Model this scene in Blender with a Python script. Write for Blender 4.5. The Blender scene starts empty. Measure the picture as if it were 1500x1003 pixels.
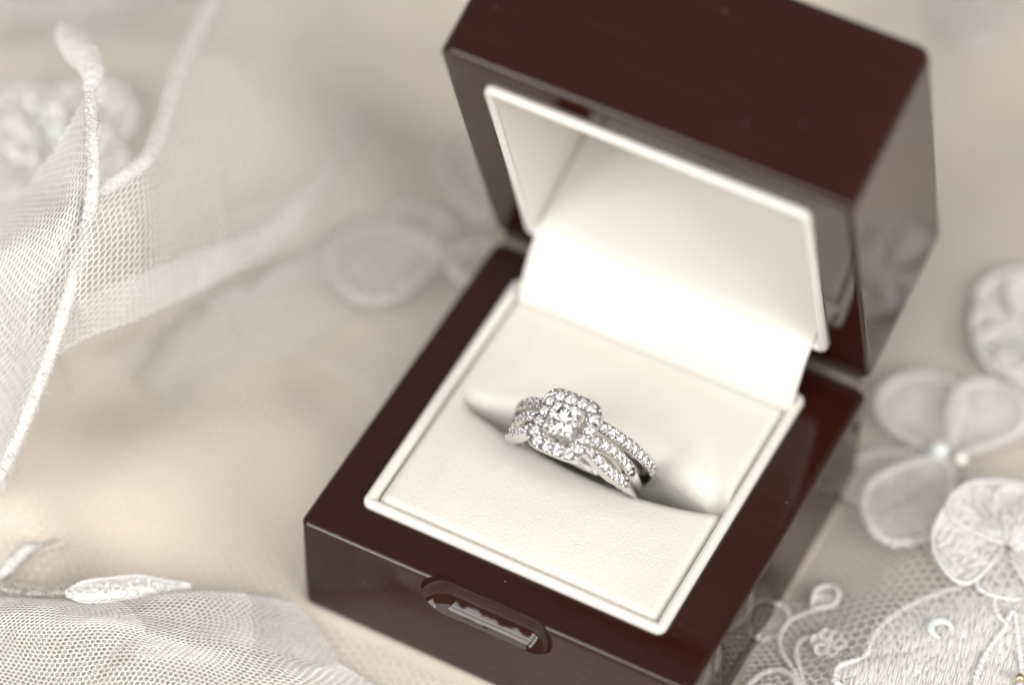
import bpy, bmesh, math, random
import numpy as np
from mathutils import Vector, Matrix

random.seed(7)
rng = np.random.default_rng(7)
MM = 0.001                      # everything below is laid out in millimetres
sc = bpy.context.scene
col = sc.collection

# ------------------------------------------------------------------ camera
CAM = np.array([128.5538, -281.1495, 423.1158])
FPX = 5304.367                  # focal length in photograph pixels (1500 wide)
fwd = np.array([-0.28333026, 0.56518904, -0.77478081]); fwd /= np.linalg.norm(fwd)
rgt = np.array([0.88533889, 0.46469686, 0.01522788]); rgt -= fwd * (rgt @ fwd); rgt /= np.linalg.norm(rgt)
dwn = np.cross(fwd, rgt)
ZF = 500.0                      # focus distance in mm
cd = bpy.data.cameras.new("camera")
cam = bpy.data.objects.new("camera", cd); col.objects.link(cam)
cd.sensor_width = 36.0
cd.lens = FPX / 1500 * 36
cd.clip_start = 0.01; cd.clip_end = 20
cd.dof.use_dof = True
cd.dof.focus_distance = 496.5 * MM
cd.dof.aperture_fstop = 4.9
cam.matrix_world = Matrix(((rgt[0], -dwn[0], -fwd[0], CAM[0] * MM), (rgt[1], -dwn[1], -fwd[1], CAM[1] * MM),
                           (rgt[2], -dwn[2], -fwd[2], CAM[2] * MM), (0, 0, 0, 1)))
sc.camera = cam

# ------------------------------------------------------------------ light
w = bpy.data.worlds.new("World"); sc.world = w; w.use_nodes = True
bg = w.node_tree.nodes["Background"]
bg.inputs[0].default_value = (1.0, 0.955, 0.90, 1); bg.inputs[1].default_value = 0.29
def area_light(name, loc, target, sx, sy, power, color):
    d = bpy.data.lights.new(name, 'AREA'); d.shape = 'RECTANGLE'; d.size = sx * MM; d.size_y = sy * MM
    d.energy = power; d.color = color
    o = bpy.data.objects.new(name, d); col.objects.link(o)
    o.location = Vector(loc) * MM
    o.rotation_euler = (Vector(target) - Vector(loc)).to_track_quat('-Z', 'Y').to_euler()
    return o
# a tall window of two casements, four panes each, behind the camera and to its left
WINC = Vector((-470, -880, 760)); WINQ = (Vector((0, 0, 0)) - WINC).to_track_quat('-Z', 'Y')
for px_, py_ in [(a, b) for a in (-150, 150) for b in (-660, -400, -140, 140)]:
    q = WINC + WINQ @ Vector((px_, py_, 0))
    area_light("window_lamp", q, q - WINC, 225, 238, 1.5, (1.0, 0.985, 0.965)).rotation_euler = WINQ.to_euler()
# added fill lamps, no source seen: broad, soft, from above and the right
area_light("fill_lamp", (250, -620, 1050), (0, 20, 0), 1300, 900, 10.8, (1.0, 0.97, 0.935))
area_light("fill_lamp", (880, -260, 560), (20, 20, 10), 700, 600, 10.0, (1.0, 0.97, 0.94))

sc.view_settings.view_transform = 'Standard'; sc.view_settings.look = 'None'
sc.view_settings.exposure = 0.0; sc.view_settings.gamma = 1.0
sc.render.engine = 'CYCLES'
cy = sc.cycles
cy.use_denoising = True
try: cy.denoiser = 'OPENIMAGEDENOISE'
except Exception: pass
cy.max_bounces = 16; cy.transmission_bounces = 14; cy.transparent_max_bounces = 24
cy.diffuse_bounces = 5; cy.glossy_bounces = 8; cy.caustics_reflective = False; cy.caustics_refractive = False
cy.sample_clamp_indirect = 8.0; cy.blur_glossy = 0.3

# ------------------------------------------------------------------ placing helpers
def ray(u, v): return fwd + rgt * ((u - 750) / FPX) + dwn * ((v - 501.5) / FPX)
def P(u, v, dd=0.0): return CAM + ray(u, v) * (ZF + dd)            # a point dd mm behind the plane of the ring
def G(u, v, z=0.0):                                                  # a point at height z
    d = ray(u, v); return CAM + d * ((z - CAM[2]) / d[2])
def tag(o, label=None, cat=None, group=None, kind=None):
    if label: o['label'] = label
    if cat: o['category'] = cat
    if group: o['group'] = group
    if kind: o['kind'] = kind
    return o
def empty(name, loc=(0, 0, 0)):
    o = bpy.data.objects.new(name, None); col.objects.link(o); o.location = Vector(loc) * MM
    o.empty_display_size = 0.005
    return o
def wloc(o):
    v = Vector((0, 0, 0))
    while o is not None:
        v = v + o.location; o = o.parent
    return np.array(v) / MM
def link(name, me, mat, parent=None, loc=None):
    o = bpy.data.objects.new(name, me); col.objects.link(o)
    if mat is not None and len(me.materials) == 0: me.materials.append(mat)
    if parent is not None: o.parent = parent
    if loc is not None: o.location = Vector(loc) * MM
    return o
def build(name, V, F, mat, parent=None, smooth=True, sharp=None, origin=None):
    """V in world millimetres; the object's origin is its parent's (or origin)."""
    V = np.asarray(V, float)
    base = wloc(parent) if parent is not None else (np.array(origin, float) if origin is not None else np.zeros(3))
    me = bpy.data.meshes.new(name)
    L = (V - base) * MM
    if isinstance(F, np.ndarray):
        k = F.shape[1]; n = len(F)
        me.vertices.add(len(L)); me.vertices.foreach_set("co", L.astype(np.float32).ravel())
        me.loops.add(n * k); me.loops.foreach_set("vertex_index", F.astype(np.int32).ravel())
        me.polygons.add(n); me.polygons.foreach_set("loop_start", np.arange(0, n * k, k, dtype=np.int32))
        me.update(calc_edges=True)
    else:
        me.from_pydata(L.tolist(), [], F)
    me.validate()
    if smooth:
        me.polygons.foreach_set("use_smooth", [True] * len(me.polygons))
        if sharp: me.set_sharp_from_angle(angle=math.radians(sharp))
    me.update()
    o = link(name, me, mat, parent)
    if parent is None and origin is not None: o.location = Vector(origin) * MM
    return o
def grid_faces(n, m, close_v=False):
    i = np.arange(n - 1)[:, None]; j = np.arange(m if close_v else m - 1)[None, :]
    j2 = (j + 1) % m
    a = i * m + j; b = i * m + j2; c = (i + 1) * m + j2; d = (i + 1) * m + j
    return np.stack([a, b, c, d], -1).reshape(-1, 4)

# ------------------------------------------------------------------ materials
def mat_new(name):
    m = bpy.data.materials.new(name); m.use_nodes = True
    nt = m.node_tree; return m, nt, nt.nodes, nt.links, nt.nodes["Principled BSDF"]
def nd(nodes, t, **kw):
    n = nodes.new(t)
    for k, v in kw.items():
        if k in n.inputs: n.inputs[k].default_value = v
        else: setattr(n, k, v)
    return n
def ramp(nodes, pts):
    r = nodes.new("ShaderNodeValToRGB"); cr = r.color_ramp
    while len(cr.elements) > 1: cr.elements.remove(cr.elements[-1])
    cr.elements[0].position = pts[0][0]; cr.elements[0].color = (*pts[0][1], 1)
    for p, c in pts[1:]:
        e = cr.elements.new(p); e.color = (*c, 1)
    return r

def m_wood():
    m, nt, N, L, b = mat_new("mahogany_lacquer")
    tc = nd(N, "ShaderNodeTexCoord")
    mp = nd(N, "ShaderNodeMapping"); mp.inputs['Scale'].default_value = (60, 700, 700)
    L.new(tc.outputs['Object'], mp.inputs[0])
    n1 = nd(N, "ShaderNodeTexNoise", Scale=1.0, Detail=6.0, Roughness=0.6); L.new(mp.outputs[0], n1.inputs['Vector'])
    r = ramp(N, [(0.25, (0.0200, 0.0054, 0.0030)), (0.55, (0.0235, 0.0066, 0.0038)), (0.8, (0.029, 0.0088, 0.0052))])
    L.new(n1.outputs[0], r.inputs[0])
    # dust specks and a few hairs of lint lying on the lacquer
    v = nd(N, "ShaderNodeTexVoronoi", Scale=420.0, feature='F1'); L.new(tc.outputs['Object'], v.inputs['Vector'])
    lt = nd(N, "ShaderNodeMath", operation='LESS_THAN'); lt.inputs[1].default_value = 0.035; L.new(v.outputs['Distance'], lt.inputs[0])
    wn = nd(N, "ShaderNodeTexWhiteNoise"); L.new(v.outputs['Position'], wn.inputs['Vector'])
    gt = nd(N, "ShaderNodeMath", operation='GREATER_THAN'); gt.inputs[1].default_value = 0.72; L.new(wn.outputs[0], gt.inputs[0])
    mu = nd(N, "ShaderNodeMath", operation='MULTIPLY'); L.new(lt.outputs[0], mu.inputs[0]); L.new(gt.outputs[0], mu.inputs[1])
    mx = nd(N, "ShaderNodeMixRGB"); mx.inputs[2].default_value = (0.32, 0.30, 0.28, 1)
    L.new(mu.outputs[0], mx.inputs[0]); L.new(r.outputs[0], mx.inputs[1]); L.new(mx.outputs[0], b.inputs['Base Color'])
    # finger smudges: uneven gloss
    n2 = nd(N, "ShaderNodeTexNoise", Scale=130.0, Detail=5.0); L.new(tc.outputs['Object'], n2.inputs['Vector'])
    mr = nd(N, "ShaderNodeMapRange"); mr.inputs[1].default_value = 0.4; mr.inputs[2].default_value = 0.75
    mr.inputs[3].default_value = 0.03; mr.inputs[4].default_value = 0.11
    L.new(n2.outputs[0], mr.inputs[0]); L.new(mr.outputs[0], b.inputs['Roughness'])
    b.inputs['IOR'].default_value = 1.43
    n3 = nd(N, "ShaderNodeTexNoise", Scale=480.0, Detail=1.5); L.new(tc.outputs['Object'], n3.inputs['Vector'])
    bp = nd(N, "ShaderNodeBump"); bp.inputs['Strength'].default_value = 0.12; bp.inputs['Distance'].default_value = 0.00012
    L.new(n3.outputs[0], bp.inputs['Height']); L.new(bp.outputs[0], b.inputs['Normal'])
    return m
def m_leather(name, color, grain=1.0):
    m, nt, N, L, b = mat_new(name)
    tc = nd(N, "ShaderNodeTexCoord")
    nz = nd(N, "ShaderNodeTexNoise", Scale=1400.0, Detail=2.0); L.new(tc.outputs['Object'], nz.inputs['Vector'])
    mixv = nd(N, "ShaderNodeMixRGB", blend_type='LINEAR_LIGHT'); mixv.inputs[0].default_value = 0.00022
    L.new(tc.outputs['Object'], mixv.inputs[1]); L.new(nz.outputs['Color'], mixv.inputs[2])
    v = nd(N, "ShaderNodeTexVoronoi", Scale=1550.0, feature='DISTANCE_TO_EDGE'); L.new(mixv.outputs[0], v.inputs['Vector'])
    mr = nd(N, "ShaderNodeMapRange"); mr.inputs[1].default_value = 0.0; mr.inputs[2].default_value = 0.17; L.new(v.outputs['Distance'], mr.inputs[0])
    n2 = nd(N, "ShaderNodeTexNoise", Scale=420.0, Detail=3.0); L.new(tc.outputs['Object'], n2.inputs['Vector'])
    ms = nd(N, "ShaderNodeMapRange"); ms.inputs[1].default_value = 0.38; ms.inputs[2].default_value = 0.62
    ms.inputs[3].default_value = 0.55; ms.inputs[4].default_value = 1.0; L.new(n2.outputs[0], ms.inputs[0])
    mu = nd(N, "ShaderNodeMath", operation='MULTIPLY'); L.new(mr.outputs[0], mu.inputs[0]); L.new(ms.outputs[0], mu.inputs[1])
    bp = nd(N, "ShaderNodeBump"); bp.inputs['Strength'].default_value = 0.42 * grain; bp.inputs['Distance'].default_value = 0.00010
    L.new(mu.outputs[0], bp.inputs['Height']); L.new(bp.outputs[0], b.inputs['Normal'])
    n3 = nd(N, "ShaderNodeTexNoise", Scale=60.0, Detail=3.0); L.new(tc.outputs['Object'], n3.inputs['Vector'])
    c2 = tuple(x * 0.965 for x in color)
    r = ramp(N, [(0.35, c2), (0.65, color)]); L.new(n3.outputs[0], r.inputs[0]); L.new(r.outputs[0], b.inputs['Base Color'])
    b.inputs['Roughness'].default_value = 0.36; b.inputs['IOR'].default_value = 1.45
    b.inputs['Subsurface Weight'].default_value = 0.0
    return m
def m_simple(name, color, rough=0.5, metal=0.0, **kw):
    m, nt, N, L, b = mat_new(name)
    b.inputs['Base Color'].default_value = (*color, 1); b.inputs['Roughness'].default_value = rough; b.inputs['Metallic'].default_value = metal
    for k, v in kw.items(): b.inputs[k.replace('_', ' ')].default_value = v
    return m
def m_silver():
    m, nt, N, L, b = mat_new("white_gold")
    tc = nd(N, "ShaderNodeTexCoord")
    n = nd(N, "ShaderNodeTexNoise", Scale=2500.0, Detail=3.0); L.new(tc.outputs['Object'], n.inputs['Vector'])
    mr = nd(N, "ShaderNodeMapRange"); mr.inputs[3].default_value = 0.08; mr.inputs[4].default_value = 0.22
    L.new(n.outputs[0], mr.inputs[0]); L.new(mr.outputs[0], b.inputs['Roughness'])
    b.inputs['Base Color'].default_value = (0.80, 0.785, 0.76, 1); b.inputs['Metallic'].default_value = 1.0
    return m
def m_diamond(name="diamond", c=(0.875, 0.865, 0.875)):
    m = bpy.data.materials.new(name); m.use_nodes = True
    nt = m.node_tree; nt.nodes.clear()
    g = nt.nodes.new("ShaderNodeBsdfGlass"); g.inputs['IOR'].default_value = 2.42; g.inputs['Roughness'].default_value = 0.0
    g.inputs['Color'].default_value = (*c, 1)
    o = nt.nodes.new("ShaderNodeOutputMaterial"); nt.links.new(g.outputs[0], o.inputs[0])
    return m
def m_satin():
    m, nt, N, L, b = mat_new("champagne_satin")
    tc = nd(N, "ShaderNodeTexCoord")
    n = nd(N, "ShaderNodeTexNoise", Scale=28.0, Detail=4.0); L.new(tc.outputs['Object'], n.inputs['Vector'])
    r = ramp(N, [(0.3, (0.64, 0.565, 0.485)), (0.7, (0.72, 0.65, 0.572))]); L.new(n.outputs[0], r.inputs[0]); L.new(r.outputs[0], b.inputs['Base Color'])
    mp = nd(N, "ShaderNodeMapping"); mp.inputs['Scale'].default_value = (4200, 1600, 1600); L.new(tc.outputs['Object'], mp.inputs[0])
    wv = nd(N, "ShaderNodeTexNoise", Scale=1.0, Detail=2.0); L.new(mp.outputs[0], wv.inputs['Vector'])
    bp = nd(N, "ShaderNodeBump"); bp.inputs['Strength'].default_value = 0.25; bp.inputs['Distance'].default_value = 0.0001
    L.new(wv.outputs[0], bp.inputs['Height']); L.new(bp.outputs[0], b.inputs['Normal'])
    b.inputs['Roughness'].default_value = 0.5; b.inputs['Sheen Weight'].default_value = 0.25; b.inputs['Sheen Roughness'].default_value = 0.4
    return m
def m_thread(name, color, transl=0.35, bump=0.0):
    m = bpy.data.materials.new(name); m.use_nodes = True
    nt = m.node_tree; nt.nodes.clear(); N = nt.nodes; L = nt.links
    d = N.new("ShaderNodeBsdfDiffuse"); d.inputs[0].default_value = (*color, 1)
    t = N.new("ShaderNodeBsdfTranslucent"); t.inputs[0].default_value = (*color, 1)
    mx = N.new("ShaderNodeMixShader"); mx.inputs[0].default_value = transl
    if bump:
        tc = N.new("ShaderNodeTexCoord")
        n = nd(N, "ShaderNodeTexNoise", Scale=3600.0, Detail=3.0); L.new(tc.outputs['Object'], n.inputs['Vector'])
        bp = nd(N, "ShaderNodeBump"); bp.inputs['Strength'].default_value = bump; bp.inputs['Distance'].default_value = 0.0003
        L.new(n.outputs[0], bp.inputs['Height']); L.new(bp.outputs[0], d.inputs['Normal'])
    L.new(d.outputs[0], mx.inputs[1]); L.new(t.outputs[0], mx.inputs[2])
    o = N.new("ShaderNodeOutputMaterial"); L.new(mx.outputs[0], o.inputs[0])
    return m
def m_sheer(name, color, cover, weave=1800.0):
    """sheer organza: threads scatter, the gaps between them let light through"""
    m = bpy.data.materials.new(name); m.use_nodes = True
    nt = m.node_tree; nt.nodes.clear(); N = nt.nodes; L = nt.links
    d = N.new("ShaderNodeBsdfDiffuse"); d.inputs[0].default_value = (*color, 1)
    t = N.new("ShaderNodeBsdfTranslucent"); t.inputs[0].default_value = (*color, 1)
    mx = N.new("ShaderNodeMixShader"); mx.inputs[0].default_value = 0.4
    L.new(d.outputs[0], mx.inputs[1]); L.new(t.outputs[0], mx.inputs[2])
    tr = N.new("ShaderNodeBsdfTransparent")
    tc = N.new("ShaderNodeTexCoord")
    n = nd(N, "ShaderNodeTexNoise", Scale=weave, Detail=2.0); L.new(tc.outputs['Object'], n.inputs['Vector'])
    n2 = nd(N, "ShaderNodeTexNoise", Scale=120.0, Detail=2.0); L.new(tc.outputs['Object'], n2.inputs['Vector'])
    ad = nd(N, "ShaderNodeMath", operation='ADD'); L.new(n.outputs[0], ad.inputs[0]); L.new(n2.outputs[0], ad.inputs[1])
    mr = nd(N, "ShaderNodeMapRange"); mr.inputs[1].default_value = 0.7; mr.inputs[2].default_value = 1.3
    mr.inputs[3].default_value = max(0, cover - 0.28); mr.inputs[4].default_value = min(1, cover + 0.28); L.new(ad.outputs[0], mr.inputs[0])
    m2 = N.new("ShaderNodeMixShader"); L.new(mr.outputs[0], m2.inputs[0]); L.new(tr.outputs[0], m2.inputs[1]); L.new(mx.outputs[0], m2.inputs[2])
    o = N.new("ShaderNodeOutputMaterial"); L.new(m2.outputs[0], o.inputs[0])
    return m
WOOD = m_wood()
CREAM = m_leather("cream_leatherette", (0.68, 0.662, 0.608))
CREAM_LIP = m_leather("cream_leatherette_piping", (0.69, 0.67, 0.62), 0.4)
CREAM_SMOOTH = m_leather("cream_lining", (0.69, 0.675, 0.635), 0.3)
SILVER = m_silver(); DIAMOND = m_diamond(); SATIN = m_satin()
HINGE = m_simple("dark_bronze", (0.085, 0.062, 0.055), 0.5, 0.0)
NET = m_thread("tulle_thread", (0.95, 0.935, 0.91), 0.4)
CORD = m_thread("white_cord", (0.86, 0.845, 0.83), 0.25, 0.7)
CORD_SOFT = m_sheer("soft_cord", (0.88, 0.86, 0.85), 0.62)
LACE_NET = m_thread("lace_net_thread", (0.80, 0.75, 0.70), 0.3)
SHEER = m_sheer("white_organza", (0.90, 0.875, 0.865), 0.55)
DENSE = m_sheer("white_embroidery", (0.88, 0.865, 0.85), 0.93, 2600.0)
THIN = m_sheer("thin_organza", (0.84, 0.80, 0.78), 0.32)
GLASSBEAD = m_simple("milky_glass_bead", (0.86, 0.84, 0.80), 0.08, 0.0, Transmission_Weight=0.6, IOR=1.4)
CORD_FAINT = m_sheer("faint_cord", (0.88, 0.85, 0.83), 0.36)
GHOST = m_sheer("ghost_organza", (0.86, 0.82, 0.80), 0.2)
HEMM = m_sheer("veil_hem", (0.94, 0.92, 0.905), 0.62)
HEMD = m_sheer("veil_curl", (0.93, 0.915, 0.90), 0.85)
PEARL = m_simple("pearl", (0.86, 0.82, 0.76), 0.18, 0.0, Coat_Weight=1.0, Coat_Roughness=0.05)
SEQUIN = m_simple("iridescent_sequin", (0.80, 0.86, 0.84), 0.15, 0.0, Coat_Weight=1.0, Alpha=0.75)
def m_crinkle():
    m, nt, N, L, b = mat_new("crinkled_white_satin")
    tc = nd(N, "ShaderNodeTexCoord")
    n = nd(N, "ShaderNodeTexNoise", Scale=700.0, Detail=3.0); L.new(tc.outputs['Object'], n.inputs['Vector'])
    bp = nd(N, "ShaderNodeBump"); bp.inputs['Strength'].default_value = 0.9; bp.inputs['Distance'].default_value = 0.0008
    L.new(n.outputs[0], bp.inputs['Height']); L.new(bp.outputs[0], b.inputs['Normal'])
    b.inputs['Base Color'].default_value = (0.88, 0.87, 0.85, 1); b.inputs['Roughness'].default_value = 0.22
    return m
CRINKLE = m_crinkle()
GOLD = m_simple("gold_bead", (0.75, 0.60, 0.38), 0.25, 1.0)

# ------------------------------------------------------------------ the satin underneath
BOXC = np.array([0.0, 0.0])
def gauss_ridge(x, y, a, b, h, s):
    a = np.array(a, float); b = np.array(b, float); d = b - a; L2 = d @ d
    t = np.clip(((x - a[0]) * d[0] + (y - a[1]) * d[1]) / L2, 0, 1)
    px, py = a[0] + t * d[0], a[1] + t * d[1]
    return h * np.exp(-((x - px) ** 2 + (y - py) ** 2) / (2 * s * s))
def g2(u, v): return G(u, v, 0)[:2]
RIDGES = [(g2(90, 620), g2(150, 860), -3.5, 5), (g2(20, 620), g2(70, 830), 7, 8), (g2(180, 560), g2(430, 540), -4.5, 7),
          (g2(180, 720), g2(420, 640), 4.0, 10), (g2(0, 330), g2(420, 180), 8, 16), (g2(300, 480), g2(480, 330), 5, 10),
          (g2(420, 60), g2(620, -20), 10, 14), (g2(-40, 960), g2(330, 960), 1.0, 9),
          (g2(1420, 800), g2(1560, 880), 6, 10), (g2(1300, 960), g2(1560, 960), 3, 9), (g2(1250, 850), g2(1330, 830), -1.5, 6),
          (g2(1420, 250), g2(1560, 330), 5, 14), (g2(1440, 60), g2(1600, 20), 7, 16)]
def H(x, y):
    x = np.asarray(x, float); y = np.asarray(y, float)
    h = np.zeros(np.broadcast(x, y).shape)
    for a, b, hh, s in RIDGES: h = h + gauss_ridge(x, y, a, b, hh, s)
    h = h + 2.2 * np.sin(0.043 * x + 0.031 * y + 1.1) * np.cos(0.021 * x - 0.047 * y) + 1.0 * np.sin(0.11 * x - 0.07 * y + 2)
    far = np.clip((np.hypot(x, y) - 160) / 200, 0, 1)
    h = h + far * (9 * np.sin(0.022 * x + 0.013 * y) * np.cos(0.017 * y - 0.006 * x) + 4 * np.sin(0.035 * y - 0.02 * x))
    d = np.maximum(np.maximum(np.abs(x) - 30, np.abs(y) - 30), 0)
    k = np.clip(d / 16, 0, 1); k = k * k * (3 - 2 * k)
    return h * k - 0.15 * (1 - k)
def axis(lo, hi, c0, c1, fine):
    a = list(np.arange(c0, c1 + 1e-6, fine)); s = fine
    while a[-1] < hi: s = min(s * 1.15, 14); a.append(a[-1] + s)
    s = fine; b = [a[0]]
    while b[-1] > lo: s = min(s * 1.15, 14); b.append(b[-1] - s)
    return np.array(b[:0:-1] + a)
ax, ay = axis(-620, 620, -140, 90, 1.6), axis(-520, 720, -80, 140, 1.6)
X, Y = np.meshgrid(ax, ay, indexing='ij')
V = np.stack([X, Y, H(X, Y)], -1).reshape(-1, 3)
F = grid_faces(len(ax), len(ay))[:, ::-1]
sat = build("satin_ground", V, np.ascontiguousarray(F), SATIN)
tag(sat, 'champagne satin cloth spread out in soft folds under everything', 'cloth', kind='structure')

# ------------------------------------------------------------------ lofted rounded boxes
def rrect(hx, hy, r, n=6):
    r = max(r, 0.02); pts = []
    for cx, cy, a0 in ((hx - r, hy - r, 0), (-hx + r, hy - r, 90), (-hx + r, -hy + r, 180), (hx - r, -hy + r, 270)):
        for i in range(n + 1):
            a = math.radians(a0 + 90 * i / n); pts.append((cx + r * math.cos(a), cy + r * math.sin(a)))
    return np.array(pts)
def loft(rings, close_ends=True, closed=False):
    """rings: list of (k,3) arrays"""
    k = len(rings[0]); V = np.concatenate(rings); n = len(rings)
    F = [list(map(int, f)) for f in grid_faces(n, k, True)]
    if closed: F += [[(n - 1) * k + j, (n - 1) * k + (j + 1) % k, (j + 1) % k, j] for j in range(k)]
    elif close_ends:
        F.append(list(range(k))[::-1]); F.append([(n - 1) * k + j for j in range(k)])
    return V, F
def arc(c, r, a0, a1, n=5):
    return [(c[0] + r * math.cos(math.radians(a0 + (a1 - a0) * i / n)), c[1] + r * math.sin(math.radians(a0 + (a1 - a0) * i / n))) for i in range(n + 1)]
def ring_of(hx, hy, rad, inset, z, c=(0, 0)):
    p = rrect(hx - inset, hy - inset, max(rad - inset, 0.25))
    return np.c_[p[:, 0] + c[0], p[:, 1] + c[1], np.full(len(p), z)]
def apply_mods(o):
    dg = bpy.context.evaluated_depsgraph_get(); dg.update()
    me = bpy.data.meshes.new_from_object(o.evaluated_get(dg), preserve_all_data_layers=True, depsgraph=dg)
    o.modifiers.clear(); old = o.data; o.data = me; bpy.data.meshes.remove(old)

HX, HY, HB = 30.0, 29.1, 20.0
box = empty("ring_box", (0, 0, 0))
tag(box, 'open dark lacquered wooden ring box with cream leatherette lining', 'ring box')

# base: outer shell up, over the rim, down into the well
OC = (-0.6, 0.6); OHX, OHY = 23.4, 23.3
prof = [(1.6 - x, z) for x, z in arc((0.0, 1.6), 1.6, -90, 0, 5)]           # bottom rounding (inset, z)
rings = [ring_of(HX, HY, 1.3, i, z) for i, z in prof] + [ring_of(HX, HY, 1.3, 0, 10)]
rings += [ring_of(HX, HY, 1.3, 0.95 - x, z) for x, z in arc((0.0, HB - 0.95), 0.95, 0, 90, 6)]
rings += [ring_of(OHX, OHY, 1.4, -0.5 , HB, OC)]
rings += [ring_of(OHX, OHY, 1.4, 0.0 - 0.4 * (1 - math.sin(math.radians(a))), HB - 0.4 + 0.4 * math.cos(math.radians(a)), OC) for a in (0, 22, 45, 68, 90)]
rings += [ring_of(OHX, OHY, 1.4, 0, 4, OC)]
V, F = loft(rings)
base = build("base", V, F, WOOD, box, smooth=True)
# the thumb scoop in the front edge
def capsule(c, r, half, n=96, m=20, rough=0.0, mid=50):
    V = []
    prof = [(-half - r * math.cos(math.radians(a)), r * math.sin(math.radians(a))) for a in np.linspace(0.5, 90, m)]
    prof += [(q, r) for q in np.linspace(-half, half, mid)[1:-1]]
    prof += [(half - r * math.cos(math.radians(a)), r * math.sin(math.radians(a))) for a in np.linspace(90, 179.5, m)]
    for x, rr in prof:
        for j in range(n):
            a = 2 * math.pi * j / n; r2 = rr + rough * rr / r * (math.sin(0.9 * x + 2 * a) + 0.6 * math.sin(1.9 * x - 2 * a + 1) + 0.12 * math.sin(4.1 * x + 3 * a + 2)); V.append((c[0] + x, c[1] + r2 * math.cos(a), c[2] + r2 * math.sin(a)))
    F = [list(map(int, f)) for f in grid_faces(len(prof), n, True)]
    F.append(list(range(n))[::-1]); F.append([(len(prof) - 1) * n + j for j in range(n)])
    return V, F
Vc, Fc = capsule((-0.7, -31.0, 17.0), 4.6, 6.0, rough=0.009)
cut = build("cutter", Vc, Fc, WOOD)
for o in (base, cut):
    bm = bmesh.new(); bm.from_mesh(o.data); bmesh.ops.recalc_face_normals(bm, faces=bm.faces); bm.to_mesh(o.data); bm.free()
bo = base.modifiers.new("cut", 'BOOLEAN'); bo.operation = 'DIFFERENCE'; bo.object = cut; bo.solver = 'EXACT'
apply_mods(base); bpy.data.objects.remove(cut)
def finish(o, bevel=None, ang=32):
    me = o.data
    me.polygons.foreach_set("use_smooth", [True] * len(me.polygons))
    if bevel:
        b = o.modifiers.new("bevel", 'BEVEL'); b.width = bevel * MM; b.segments = 2; b.limit_method = 'ANGLE'; b.angle_limit = math.radians(ang)
        b.use_clamp_overlap = True
        apply_mods(o); me = o.data
        me.polygons.foreach_set("use_smooth", [True] * len(me.polygons))
    me.set_sharp_from_angle(angle=math.radians(ang))
    wn = o.modifiers.new("wn", 'WEIGHTED_NORMAL'); wn.keep_sharp = True; wn.weight = 100
    apply_mods(o)
finish(base)

# lid frame of reference
TH = math.radians(71.87)
LH = np.array([0, 29.1, HB + 1.98]); LE = np.array([0, -math.cos(TH), math.sin(TH)]); LN = np.array([0, math.sin(TH), math.cos(TH)])
def lidp(Q):
    Q = np.asarray(Q, float); return LH + np.outer(Q[:, 0], [1, 0, 0]) + np.outer(Q[:, 1], LE) + np.outer(Q[:, 2], LN)
LHX, LHY, LD = 30.0, 29.1, 25.5
LC = (0, 29.1)
rings = [ring_of(LHX, LHY, 2.2, 1.9 - x, z, LC) for x, z in arc((0.0, LD - 1.9), 1.9, 90, 0, 7)]
rings += [ring_of(LHX, LHY, 2.2, 0, 12, LC)]
rings += [ring_of(LHX, LHY, 2.2, 0.8 - 0.8 * math.cos(math.radians(a)), 0.8 - 0.8 * math.sin(math.radians(a)), LC) for a in (0, 22, 45, 68, 90)]
LO = (0.0, 29.1); LOX, LOY = 24.0, 23.0
rings += [ring_of(LOX, LOY, 1.6, -0.4, 0, LO)]
rings += [ring_of(LOX, LOY, 1.6, -0.35 * (1 - math.sin(math.radians(a))), 0.35 - 0.35 * math.cos(math.radians(a)), LO) for a in (0, 30, 60, 90)]
rings += [ring_of(LOX, LOY, 1.6, 0, LD - 2.6, LO)]
V, F = loft(rings)
lid = build("lid", lidp(V), F, WOOD, box)
bm = bmesh.new(); bm.from_mesh(lid.data); bmesh.ops.recalc_face_normals(bm, faces=bm.faces); bm.to_mesh(lid.data); bm.free()
finish(lid)
# hinge rod between lid and base
def tube(path, r, n=8, caps=True, twist=0.0):
    path = np.asarray(path, float); k = len(path)
    r = np.broadcast_to(np.asarray(r, float), (k,))
    t = np.gradient(path, axis=0); t /= np.linalg.norm(t, axis=1)[:, None] + 1e-12
    up = np.array([0, 0, 1.0])
    if abs(t[0] @ up) > 0.9: up = np.array([0, 1.0, 0])
    nrm = np.cross(t[0], up); nrm /= np.linalg.norm(nrm); R = []
    for i in range(k):
        nrm = nrm - t[i] * (nrm @ t[i]); nrm /= np.linalg.norm(nrm) + 1e-12
        b = np.cross(t[i], nrm)
        a = np.arange(n) * 2 * math.pi / n + twist * i
        R.append(path[i] + r[i] * (np.cos(a)[:, None] * nrm + np.sin(a)[:, None] * b))
    V = np.concatenate(R); F = [list(map(int, f)) for f in grid_faces(k, n, True)]
    if caps: F.append(list(range(n))[::-1]); F.append([(k - 1) * n + j for j in range(n)])
    return V, F
V, F = tube([(-28.5, 29.2, 20.75), (0, 29.2, 20.75), (28.5, 29.2, 20.75)], 1.05, 16)
build("hinge_rod", V, F, HINGE, box, sharp=40)

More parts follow.
